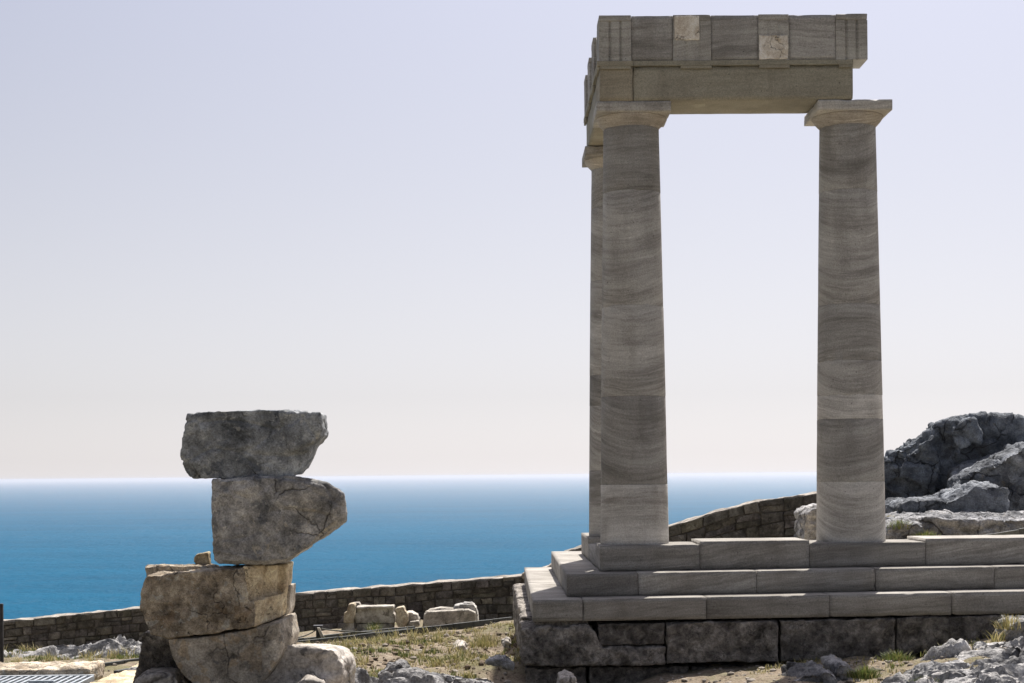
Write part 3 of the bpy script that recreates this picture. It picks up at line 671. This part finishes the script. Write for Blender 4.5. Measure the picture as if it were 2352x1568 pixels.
wall('parapet_wall', [(1200,1323,29.6,.85),(1262,1302,29,.9),(1300,1268,28.8,.9),(1335,1256,28.6,.9),(1440,1231,28.1,.9),(1535,1210,27.7,.9),(1640,1177,27.4,.95),(1730,1153,27.2,1.0),(1875,1133,26.9,1.1),(1960,1118,26.8,1.15)],
     'rising stone parapet seen between the two front temple columns', 5, .55, (.18,.46), 8)
stone('wall_end_stone', [([(1199,1330),(1200,1318),(1208,1315),(1216,1318),(1217,1332)], 29.5, 29.9)], M_cap, .03, 'small rounded stone on the end of the low parapet', 'stone', amp=.02, freq=5, seed=3)

# ------------------------------------------------------------------ rock outcrops
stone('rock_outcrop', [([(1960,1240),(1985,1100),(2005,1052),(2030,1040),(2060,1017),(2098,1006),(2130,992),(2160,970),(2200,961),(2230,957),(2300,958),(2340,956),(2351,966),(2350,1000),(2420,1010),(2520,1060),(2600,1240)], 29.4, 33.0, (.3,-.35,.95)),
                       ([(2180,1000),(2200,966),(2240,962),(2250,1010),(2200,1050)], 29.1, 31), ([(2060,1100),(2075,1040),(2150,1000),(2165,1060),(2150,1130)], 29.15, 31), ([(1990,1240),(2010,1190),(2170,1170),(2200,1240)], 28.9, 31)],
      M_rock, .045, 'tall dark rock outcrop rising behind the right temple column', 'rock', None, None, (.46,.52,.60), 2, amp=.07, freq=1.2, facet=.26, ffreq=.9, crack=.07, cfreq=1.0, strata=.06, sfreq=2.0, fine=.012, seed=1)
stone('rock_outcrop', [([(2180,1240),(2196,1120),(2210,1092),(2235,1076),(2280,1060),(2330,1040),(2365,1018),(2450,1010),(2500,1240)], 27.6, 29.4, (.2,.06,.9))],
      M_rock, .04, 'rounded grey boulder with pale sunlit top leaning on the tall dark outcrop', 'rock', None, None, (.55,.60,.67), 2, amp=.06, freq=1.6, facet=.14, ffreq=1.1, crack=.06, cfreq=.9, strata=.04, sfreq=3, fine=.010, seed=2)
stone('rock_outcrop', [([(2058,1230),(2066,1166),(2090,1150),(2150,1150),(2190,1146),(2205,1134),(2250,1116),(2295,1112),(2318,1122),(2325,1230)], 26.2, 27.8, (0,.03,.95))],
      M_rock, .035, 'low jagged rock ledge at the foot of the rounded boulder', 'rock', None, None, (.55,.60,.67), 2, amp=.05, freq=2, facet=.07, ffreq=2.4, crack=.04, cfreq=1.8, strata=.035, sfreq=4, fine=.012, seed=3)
stone('rock_outcrop', [([(2020,1260),(2030,1212),(2060,1196),(2150,1190),(2350,1188),(2500,1186),(2500,1260)], 24.2, 26.6, (0,.03,.97)), ([(2010,1260),(2020,1222),(2060,1205),(2120,1206),(2130,1260)], 23.9, 24.6)],
      M_rock, .035, 'flat topped grey rock shelf just behind the temple steps', 'rock', None, None, (.80,.82,.86), 1, amp=.05, freq=2.4, facet=.06, ffreq=2.6, crack=.06, cfreq=1.7, strata=.03, sfreq=5, fine=.012, seed=4)
stone('rock_outcrop', [([(1846,1262),(1850,1180),(1862,1168),(1890,1164),(1960,1172),(2030,1190),(2040,1262)], 24.3, 25.3, (0,.05,.95))],
      M_rock, .03, 'narrow grey rock peeping out behind the right temple column', 'rock', None, None, 1.05, 2, amp=.05, freq=2.5, facet=.05, ffreq=3, crack=.04, strata=.04, sfreq=5, fine=.012, seed=5)

def rock_patch(name, x0, x1, y0, y1, res, hfn, label, mat=M_rock, seed=0, amp=1.0, color=1.0):
    ax, ay = np.arange(x0, x1, res), np.arange(y0, y1, res); A, B = np.meshgrid(ax, ay); x, y = A.ravel(), B.ravel()
    g = ground(x, y, False); e = np.minimum.reduce([x-x0, x1-x, y-y0, y1-y])
    p = np.c_[x, y, np.full_like(x, seed*3.1)]
    q = p+.30*np.c_[fbm(p*.9, 3), fbm(p*.9+7, 3), 0*x]
    h = hfn(x, y)+.12*amp*fbm(p*.8, 3)
    # tilted slabs stepping down, with open joints
    f1, f2, cid = worley(q*np.array([.9,2.2,1])*1.1); slab = (cid-.5)*.20*amp
    joint = 1-smooth01(f2-f1, .0, .09)
    f1b, f2b, cb = worley(q*np.array([2.2,4.2,1])*1.3+4); slab2 = (cb-.5)*.08*amp; j2 = 1-smooth01(f2b-f1b, .0, .10)
    st = ridged(q*np.array([1.5,5.5,1]), 5)
    h = h+slab+slab2-.15*amp*joint-.06*amp*j2-.10*amp*np.maximum(0, st-.55)*2.2+.02*fbm(p*9, 3)
    h = h-.6*(1-smooth01(e, 0, .5))
    z = np.where(h < -.12, g-.12-.2*np.minimum(1, -h-.12), g+h)
    nx_, ny_ = len(ax), len(ay); id_ = np.arange(nx_*ny_).reshape(ny_, nx_)
    f = np.stack([id_[:-1,:-1], id_[:-1,1:], id_[1:,1:], id_[1:,:-1]], -1).reshape(-1, 4)
    keep = (h[f] > -.12).any(1); f = f[keep]
    used = np.unique(f); remap = np.zeros(len(x), int); remap[used] = np.arange(len(used))
    o = mk(name, np.c_[x, y, z][used], remap[f], mat, None, True, color)
    o.data.set_sharp_from_angle(angle=math.radians(50))
    return tag(o, label, 'rock')
def front_right(x, y):
    # picture: rises to the right, front edge near the camera
    a = smooth01(x-.55*(y-16.2), 3.35, 4.3)*smooth01(16.9+.0*x-y, 0, .5)
    b = smooth01(x, 3.3, 4.2)*smooth01(15.6-y, -.2, .4)
    return -.28+.40*np.maximum(a, b*.95)+.02*smooth01(x, 4.3, 6.5)
rock_patch('bedrock', 2.9, 8.2, 12.6, 17.7, .024, front_right, 'jagged sunlit grey bedrock in front of the temple steps', seed=2, amp=.8)
def front_mid(x, y):
    a = smooth01(15.9+.35*np.sin(x*2.1)-y, 0, .5)*smooth01(x, -1.7, -1.2)*smooth01(.25-x, 0, .4)
    return -.30+.34*a
rock_patch('bedrock', -2.2, .7, 13.0, 16.9, .024, front_mid, 'pale grey bedrock at the lower edge of the weedy slope', seed=5, amp=.8)
def left_back(x, y):
    a = smooth01(1.5-np.abs(y-22.6-.2*np.sin(x*1.7)), 0, .8)*smooth01(-3.9-x, 0, .6)
    return -.30+.52*a*(.78+.22*np.sin(x*2.3+1.0))
rock_patch('bedrock', -10.5, -3.4, 20.6, 24.8, .035, left_back, 'low lumpy grey rocks with grass at the foot of the low parapet', seed=9, amp=1.2)
def shaded_rock(pts, Y, d, label, seed, color=1.0, mat=M_rock, v=.022, **k):
    kk = dict(amp=.04, freq=2.6, facet=.05, ffreq=3.2, crack=.03, cfreq=2.6, strata=.02, sfreq=8, fine=.008); kk.update(k)
    return stone('boulder', [(pts, Y, Y+d, (0,.03,.9))], mat, v, label, 'boulder', None, None, color, 2, seed=seed, **kk)
shaded_rock([(1812,1600),(1822,1560),(1850,1542),(1900,1538),(1925,1552),(1932,1600)], 15.9, .7, 'dark rounded boulder in the column shadow', 1, .9)
shaded_rock([(1915,1600),(1918,1530),(1930,1522),(1950,1526),(1972,1548),(1984,1600)], 16.3, .6, 'upright dark boulder between the shaded boulder and the grass tuft', 2, .85)
shaded_rock([(2318,1470),(2322,1440),(2335,1425),(2362,1420),(2400,1430),(2410,1480)], 17.2, .6, 'grey boulder against the right foundation blocks', 3, .9)
shaded_rock([(1274,1640),(1284,1562),(1298,1553),(1316,1553),(1326,1566),(1334,1640)], 16.4, .4, 'pale sunlit stone lying before the lower foundation course', 4, 1.25, M_pale)
shaded_rock([(866,1600),(868,1548),(890,1532),(925,1528),(944,1540),(950,1600)], 15.3, .5, 'dark grey boulder in the middle of the weedy slope', 5, .9)
shaded_rock([(258,1640),(266,1566),(285,1552),(318,1548),(340,1560),(345,1640)], 13.3, .6, 'dark grey rock between the tan kerb and the dark pitted block', 11, .8)
shaded_rock([(1110,1530),(1116,1518),(1140,1511),(1160,1514),(1178,1526),(1178,1540)], 17.6, .4, 'small grey rock beside the foundation corner', 6, 1.0)
shaded_rock([(1152,1490),(1158,1476),(1168,1472),(1176,1480),(1178,1495)], 20.5, .3, 'small pale stone in the hollow beside the foundation', 7, 1.2, M_pale)
shaded_rock([(1036,1500),(1042,1486),(1064,1482),(1074,1492),(1078,1504)], 21.0, .3, 'flat pale stone on the upper weedy slope', 8, 1.2, M_pale)

# ------------------------------------------------------------------ fragments set out along the parapet
YFR = 27.4
def frag(name, polys, label, mat=M_fragment, col=1.0, v=.013, **k):
    kk = dict(amp=.006, freq=6, fine=.003); kk.update(k)
    return stone(name, polys, mat, v, label, 'stone', None, None, col, 0, **kk)
frag('cornice_block', [([(789,1430),(790,1408),(798,1403),(800,1388),(812,1386),(815,1390),(812,1432)], YFR-.1, YFR+.25)], 'tan upright cornice block at the end of the row of fragments', M_cut, (.80,.83,.90))
frag('block_support', [([(778,1452),(790,1440),(792,1430),(813,1430),(814,1455)], YFR-.05, YFR+.2)], 'grey splayed stone propping the tan cornice block', M_fragment, .8)
frag('moulded_fragment', [([(816,1431),(815,1410),(822,1408),(819,1392),(905,1392),(903,1408),(907,1412),(907,1431)], YFR, YFR+.3), ([(818,1394),(903,1391),(905,1397),(818,1399)], YFR-.05, YFR+.3)], 'long dark moulded block lying on two props by the parapet', M_fragment, .75)
frag('cap_stone', [([(806,1392),(810,1384),(824,1384),(829,1393)], YFR+.25, YFR+.5)], 'pale rounded stone lying on top of the moulded block', M_cap, 1.1)
frag('prop_stone', [([(820,1432),(845,1432),(846,1455),(816,1455)], YFR+.02, YFR+.25)], 'squat prop stone under the near end of the long moulded block', M_fragment, .9)
frag('prop_stone', [([(868,1432),(905,1432),(906,1452),(872,1452)], YFR+.02, YFR+.25)], 'wide prop stone under the far end of the long moulded block', M_fragment, .85)
frag('broken_fragment', [([(909,1430),(908,1400),(912,1395),(926,1393),(930,1403),(936,1409),(938,1428),(930,1440),(914,1440)], YFR-.1, YFR+.15)], 'beige broken upright fragment in the middle of the row', M_cut, (.98,1.02,1.12), amp=.015)
frag('rubble_stone', [([(930,1408),(945,1406),(958,1412),(963,1425),(960,1440),(932,1440)], YFR+.1, YFR+.4)], 'grey rounded rubble stone behind the beige fragment', M_fragment, 1.0, amp=.02)
frag('small_slab', [([(938,1438),(940,1428),(962,1426),(964,1436),(962,1440)], YFR-.12, YFR+.1)], 'small slab leaning before the grey rubble stone', M_fragment, .95)
frag('base_fragment', [([(970,1442),(974,1410),(985,1401),(1010,1396),(1040,1398),(1042,1442)], YFR+.25, YFR+.6), ([(972,1442),(974,1412),(982,1405),(1076,1400),(1092,1408),(1092,1442)], YFR-.02, YFR+.5)], 'wide dark column base fragment with round moulding on top', M_fragment, .72)
def torus_ring(name, c, R_, r, mat, label):
    bm = bmesh.new(); vs_ = []
    for i in range(40):
        a = 2*math.pi*i/40; ring = []
        for j in range(8):
            b = 2*math.pi*j/8; ring.append(bm.verts.new((c[0]+(R_+r*math.cos(b))*math.cos(a), c[1]+.45*(R_+r*math.cos(b))*math.sin(a), c[2]+r*.7*math.sin(b))))
        vs_.append(ring)
    for i in range(40):
        for j in range(8): bm.faces.new((vs_[i][j], vs_[(i+1)%40][j], vs_[(i+1)%40][(j+1)%8], vs_[i][(j+1)%8]))
    me = bpy.data.meshes.new(name); bm.to_mesh(me); bm.free(); me.shade_smooth()
    return tag(mesh_obj(name, me, mat, None, 1.1), label, 'stone')
torus_ring('ring_moulding', P(1030,1405,YFR+.2), .36, .04, M_fragment, 'thin round ring moulding lying on the wide base fragment')
frag('capital_fragment', [([(1041,1400),(1044,1392),(1060,1388),(1086,1388),(1094,1396),(1098,1412),(1100,1440),(1086,1440),(1080,1404)], YFR+.3, YFR+.7), ([(1062,1390),(1066,1384),(1084,1384),(1088,1390)], YFR+.35, YFR+.6)], 'carved capital fragment at the far end of the row of fragments', M_grey, 1.3, amp=.015)

# ------------------------------------------------------------------ path edging, barrier, grate, kerbs
def rail(line, hpx, label, nb, name='path_edging'):
    pts = np.array([P(x, y, Y) for x, y, Y in line]); s = np.r_[0, np.cumsum(np.linalg.norm(np.diff(pts, axis=0), axis=1))]
    g = lambda t_: np.array([np.interp(t_, s, pts[:,k]) for k in range(3)])
    root = empty(name, tuple(g(s[-1]/2))); tag(root, label, 'edging', 'path edging boards')
    for i in range(nb):
        a, b = g(s[-1]*i/nb+.006), g(s[-1]*(i+1)/nb-.006); h = hpx/F*(a[1]+b[1])/2
        d = (b-a)/np.linalg.norm(b-a); n_ = np.array([-d[1], d[0], 0])*.05; j = random.uniform(-.006,.006)
        dn = np.array([0,0,-h]); jz = np.array([0,0,j])
        hexa('board', [a+dn, b+dn, b+n_+dn, a+n_+dn, a+jz, b+jz, b+n_+jz, a+n_+jz], M_rail, root, .004, random.uniform(.8,1.2))
    return root
rail([(640,1477,22.4),(750,1466,23.2),(948,1443,24.8),(1178,1417,26.2)], 13, 'long dark board edging along the gravel path below the fragments', 12)
rail([(655,1470,23.6),(800,1453,24.6),(955,1437,25.6)], 11, 'shorter dark board edging on the parapet side of the gravel path', 7)
rail([(150,1535,17.2),(240,1522,18.0),(330,1510,18.8)], 9, 'dark board edging beside the low lumpy rocks', 4)
rail([(270,1541,17.0),(330,1530,17.6)], 9, 'short dark board edging behind the dark pitted support block', 2)
rail([(2225,1234,23.3),(2300,1222,23.6),(2400,1206,24.0)], 12, 'grey sloping ramp edging on the flat rock shelf', 3, 'ramp_edging')
barrier = empty('rope_barrier', tuple(P(735,1462,23.9))); tag(barrier, 'small dark post with rope beside the gravel path', 'barrier')
a = P(731,1462,23.9); b = P(731,1441,23.9); box('post', a[0]-.03, a[0]+.03, 23.87, 23.93, a[2]-.1, b[2], M_dark, barrier, .006)
box('post_cap', a[0]-.07, a[0]+.07, 23.83, 23.97, b[2]+.001, b[2]+.035, M_dark, barrier, .005)
c = P(742,1460,23.75); hexa('brace', [c+[-.02,0,-.05], c+[.03,0,-.05], c+[.03,.03,-.05], c+[-.02,.03,-.05], c+[-.09,.0,.12], c+[-.05,.0,.12], c+[-.05,.03,.12], c+[-.09,.03,.12]], M_fragment, barrier, .004)
def rope(p0, p1, sag, parent):
    n = 14; k = 6; vs_ = []; fs = []
    for i in range(n+1):
        t_ = i/n; q = p0*(1-t_)+p1*t_+np.array([0,0,-sag*4*t_*(1-t_)])
        for j in range(k): an = 2*math.pi*j/k; vs_.append(q+np.array([0, .011*math.cos(an), .011*math.sin(an)]))
    for i in range(n):
        for j in range(k): fs.append((i*k+j, i*k+(j+1)%k, (i+1)*k+(j+1)%k, (i+1)*k+j))
    mk('rope', vs_, fs, M_rope, parent, True)
rope(P(655,1462,23.4), P(731,1443,23.9), .06, barrier); rope(P(731,1443,23.9), P(935,1444,25.4), .05, barrier)
# grate with stone surround at the left
zg = P(100,1551,13.40)[2]
gr = empty('metal_grate', tuple(P(95,1560,13.0))); tag(gr, 'pale galvanised metal grating framed by the stone kerbs', 'grate')
gxa, gxb = P(-40,1556,13.0)[0], P(193,1556,13.0)[0]
for i in range(15):
    xx = gxa+(gxb-gxa)*i/14-.02; box('bar', xx-.011, xx+.011, 11.6, 13.36, zg-.04, zg, M_metal, gr, .002)
for i in range(9): box('cross_bar', gxa, gxb-.03, 11.75+i*.2, 11.762+i*.2, zg-.030, zg-.008, M_metal, gr, 0)
box('grate_frame', gxa, gxb-.02, 13.36, 13.41, zg-.05, zg+.004, M_metal, gr, .002)
box('handle', gxb-.42, gxb-.22, 12.9, 12.925, zg+.001, zg+.02, M_metal, gr, .004)
stone('stone_kerb', [([(-60,1570),(-60,1538),(120,1535),(205,1533),(206,1570)], 13.42, 13.95)], M_lichen, .018, 'pitted stone kerb along the back of the metal grating', 'kerb', None, None, 1.25, 2, amp=.02, freq=5, fine=.006)
stone('stone_kerb', [([(150,1680),(150,1590),(258,1590),(266,1597),(268,1680)], 12.1, 13.95, (.17,.02,1))], M_cut, .018, 'tan stone kerb with smooth lit top along the right side of the grating', 'kerb', None, None, 1.1, 2, amp=.015, freq=5, fine=.005)
fp = empty('fence_panel', tuple(P(4,1505,19))); tag(fp, 'dark metal mesh fence end at the edge of the low rocks', 'fence')
a, b = P(4,1508,19), P(4,1386,19)
box('post', a[0]-.02, a[0]+.02, 18.98, 19.02, a[2]-.2, b[2], M_dark, fp, .004); box('post', a[0]-.9, a[0]-.86, 18.98, 19.02, a[2]-.2, b[2], M_dark, fp, .004)
for i in range(9): zz = a[2]+(b[2]-a[2])*(i+.3)/8.6; box('wire', a[0]-.86, a[0]-.02, 18.994, 19.006, zz, zz+.012, M_metal, fp, 0)

# ------------------------------------------------------------------ grass and gravel
def blades(pts, n, h, spread, lean=.5):
    vs_ = []; fs = []
    for (x, y, z) in pts:
        for _ in range(n):
            a = random.uniform(0, 6.283); r = spread*math.sqrt(random.random()); bx, by = x+r*math.cos(a), y+r*math.sin(a)*.8
            zz = z if z is not None else gz(bx, by)-.01
            hh = h*random.uniform(.45, 1.15); d = random.uniform(0, 6.283); l = lean*hh*random.uniform(.2, 1); w = random.uniform(.004, .008)
            wx, wy = w*math.cos(d+1.57), w*math.sin(d+1.57)
            m_ = (bx+.4*l*math.cos(d), by+.4*l*math.sin(d), zz+hh*.6); t_ = (bx+l*math.cos(d), by+l*math.sin(d), zz+hh)
            i = len(vs_); vs_ += [(bx-wx, by-wy, zz), (bx+wx, by+wy, zz), (m_[0]+wx*.7, m_[1]+wy*.7, m_[2]), (m_[0]-wx*.7, m_[1]-wy*.7, m_[2]), t_]
            fs += [(i, i+1, i+2, i+3), (i+3, i+2, i+4)]
    return vs_, fs
def tuft(x, y, Y, n, h, spread, label, mat=M_grass):
    c = P(x, y, Y); vs_ = []; fs = []
    for _ in range(n):
        a = random.uniform(0, 6.283); k = math.sqrt(random.random()); r = spread*k*random.uniform(.6, 1.25)
        bx, by = c[0]+r*math.cos(a), c[1]+r*math.sin(a)*.8; hh = h*random.uniform(.3, 1.1)*(1.05-.55*k)
        d = a+random.uniform(-.9, .9); l = hh*(.25+.9*k)*random.uniform(.4, 1.2); w = random.uniform(.003, .006); zz = c[2]-.02
        wx, wy = w*math.cos(d+1.57), w*math.sin(d+1.57); i = len(vs_)
        vs_ += [(bx-wx,by-wy,zz), (bx+wx,by+wy,zz), (bx+.35*l*math.cos(d)+wx*.7, by+.35*l*math.sin(d)+wy*.7, zz+hh*.65), (bx+.35*l*math.cos(d)-wx*.7, by+.35*l*math.sin(d)-wy*.7, zz+hh*.65), (bx+l*math.cos(d), by+l*math.sin(d), zz+hh)]
        fs += [(i,i+1,i+2,i+3), (i+3,i+2,i+4)]
    return tag(mk('grass_tuft', vs_, fs, mat), label, 'grass', 'grass tufts')
tuft(1985,1552,15.6,500,.16,.14,'bright green grass tuft at the edge of the column shadow')
tuft(2066,1212,24.0,420,.20,.17,'bushy green grass tuft on the rock shelf just behind the right column')
tuft(2125,1232,23.8,300,.15,.20,'low green grass at the foot of the rock shelf')
tuft(2165,1186,25.9,260,.10,.20,'yellow green grass under the low jagged rock ledge', M_dry)
tuft(2230,1192,25.4,160,.12,.16,'small leafy weeds on top of the flat rock shelf')
tuft(2040,1190,25.2,200,.10,.15,'short yellowish grass at the left end of the rock shelf', M_dry)
tuft(860,1450,27.0,220,.24,.12,'green weed growing between the two prop stones')
tuft(1115,1480,21.5,300,.20,.22,'thin dry grass beside the dark hollow', M_dry)
tuft(2060,1510,16.2,260,.12,.16,'green grass in a joint of the sunlit bedrock')
tuft(2325,1440,17.3,200,.20,.18,'dry grass stalks before the right foundation blocks', M_dry)
tuft(2130,1572,14.8,260,.12,.14,'small green clump low in the sunlit bedrock')
def scatter(x0, x1, y0, y1, n, freq, thr, seed):
    q = np.c_[RNG.uniform(x0, x1, n), RNG.uniform(y0, y1, n), np.full(n, seed)]
    k = fbm(q*freq, 3) > thr; q = q[k]; return [(a, b, c) for a, b, c in zip(q[:,0], q[:,1], ground(q[:,0], q[:,1])-.008)]
v, f = blades(scatter(-2.6,.3,15.2,25.5,1500,.9,.20,3.3), 18, .065, .09); tag(mk('grass', v, f, M_grass), 'short green weeds over the soil slope', kind='stuff')
v, f = blades(scatter(-2.8,.4,15.2,26,3400,1.3,.05,7.7)+scatter(2.6,7,15.5,18,500,1.2,.1,5.5)+scatter(-10,-3.6,20,25,1500,.7,.0,4.4), 6, .06, .09, 1.2)
tag(mk('dry_grass', v, f, M_dry), 'dry yellow grass over the soil', kind='stuff')
v, f = blades(scatter(-9.6,-4.2,19.6,23.6,1500,.8,.1,1.1), 12, .07, .12); tag(mk('grass', v, f, M_grass), 'grass between the low lumpy rocks', kind='stuff')
ico = bmesh.new(); bmesh.ops.create_icosphere(ico, subdivisions=1, radius=1); iv = np.array([w.co for w in ico.verts]); jf = np.array([[w.index for w in q.verts] for q in ico.faces]); ico.free()
def gravel(areas, name, label, mat=None):
    VV = []; FF = []; k = 0
    for (x0, x1, y0, y1, n, s0, s1) in areas:
        xs = RNG.uniform(x0, x1, n); ys = RNG.uniform(y0, y1, n); zs_ = ground(xs, ys)
        for a, b, c_ in zip(xs, ys, zs_):
            s = s0*(s1/s0)**(RNG.random()**2.2); j = iv*(1+RNG.normal(0, .16, (len(iv), 1)))*s*np.array([RNG.uniform(.7,1.3), RNG.uniform(.7,1.2), RNG.uniform(.4,.8)])
            an = RNG.uniform(0, 6.28); j = np.c_[j[:,0]*math.cos(an)-j[:,1]*math.sin(an), j[:,0]*math.sin(an)+j[:,1]*math.cos(an), j[:,2]]
            VV.append(j+[a, b, c_+s*.15]); FF.append(jf+k); k += len(iv)
    tag(mk(name, np.concatenate(VV), np.concatenate(FF), mat or M_pebble), label, kind='stuff')
gravel([(-2.8,.3,15,26,700,.010,.06),(.3,7.5,15.5,18,900,.010,.05),(-10,-3.5,17,25,600,.012,.06)], 'gravel', 'small loose stones strewn over the soil')
M_clod = mat_plain('soil_clod', (.06,.045,.03), (.22,.17,.12), 3, .95, 0, .8, .02)
gravel([(-2.8,.2,15.4,25.5,2600,.010,.05)], 'clods', 'brown clods of turned earth on the weedy slope', M_clod)
v, f = blades(scatter(-2.7,.2,15.6,25,170,1.6,.02,2.2)+scatter(2.8,7,16.4,17.8,20,1.4,.0,6.2)+scatter(-9.5,-3.8,19,23,120,1.0,.0,8.1), 22, .15, .07, 1.1)
tag(mk('dry_stalks', v, f, M_dry), 'taller dry weed stalks standing over the soil', kind='stuff')
v, f = blades(scatter(-2.7,.2,15.6,25,120,1.2,.05,9.2)+scatter(3.2,7,14.5,17.4,25,1.4,.0,1.7), 30, .07, .10, 1.0)
tag(mk('green_weeds', v, f, M_grass), 'low green weeds in clumps over the soil', kind='stuff')
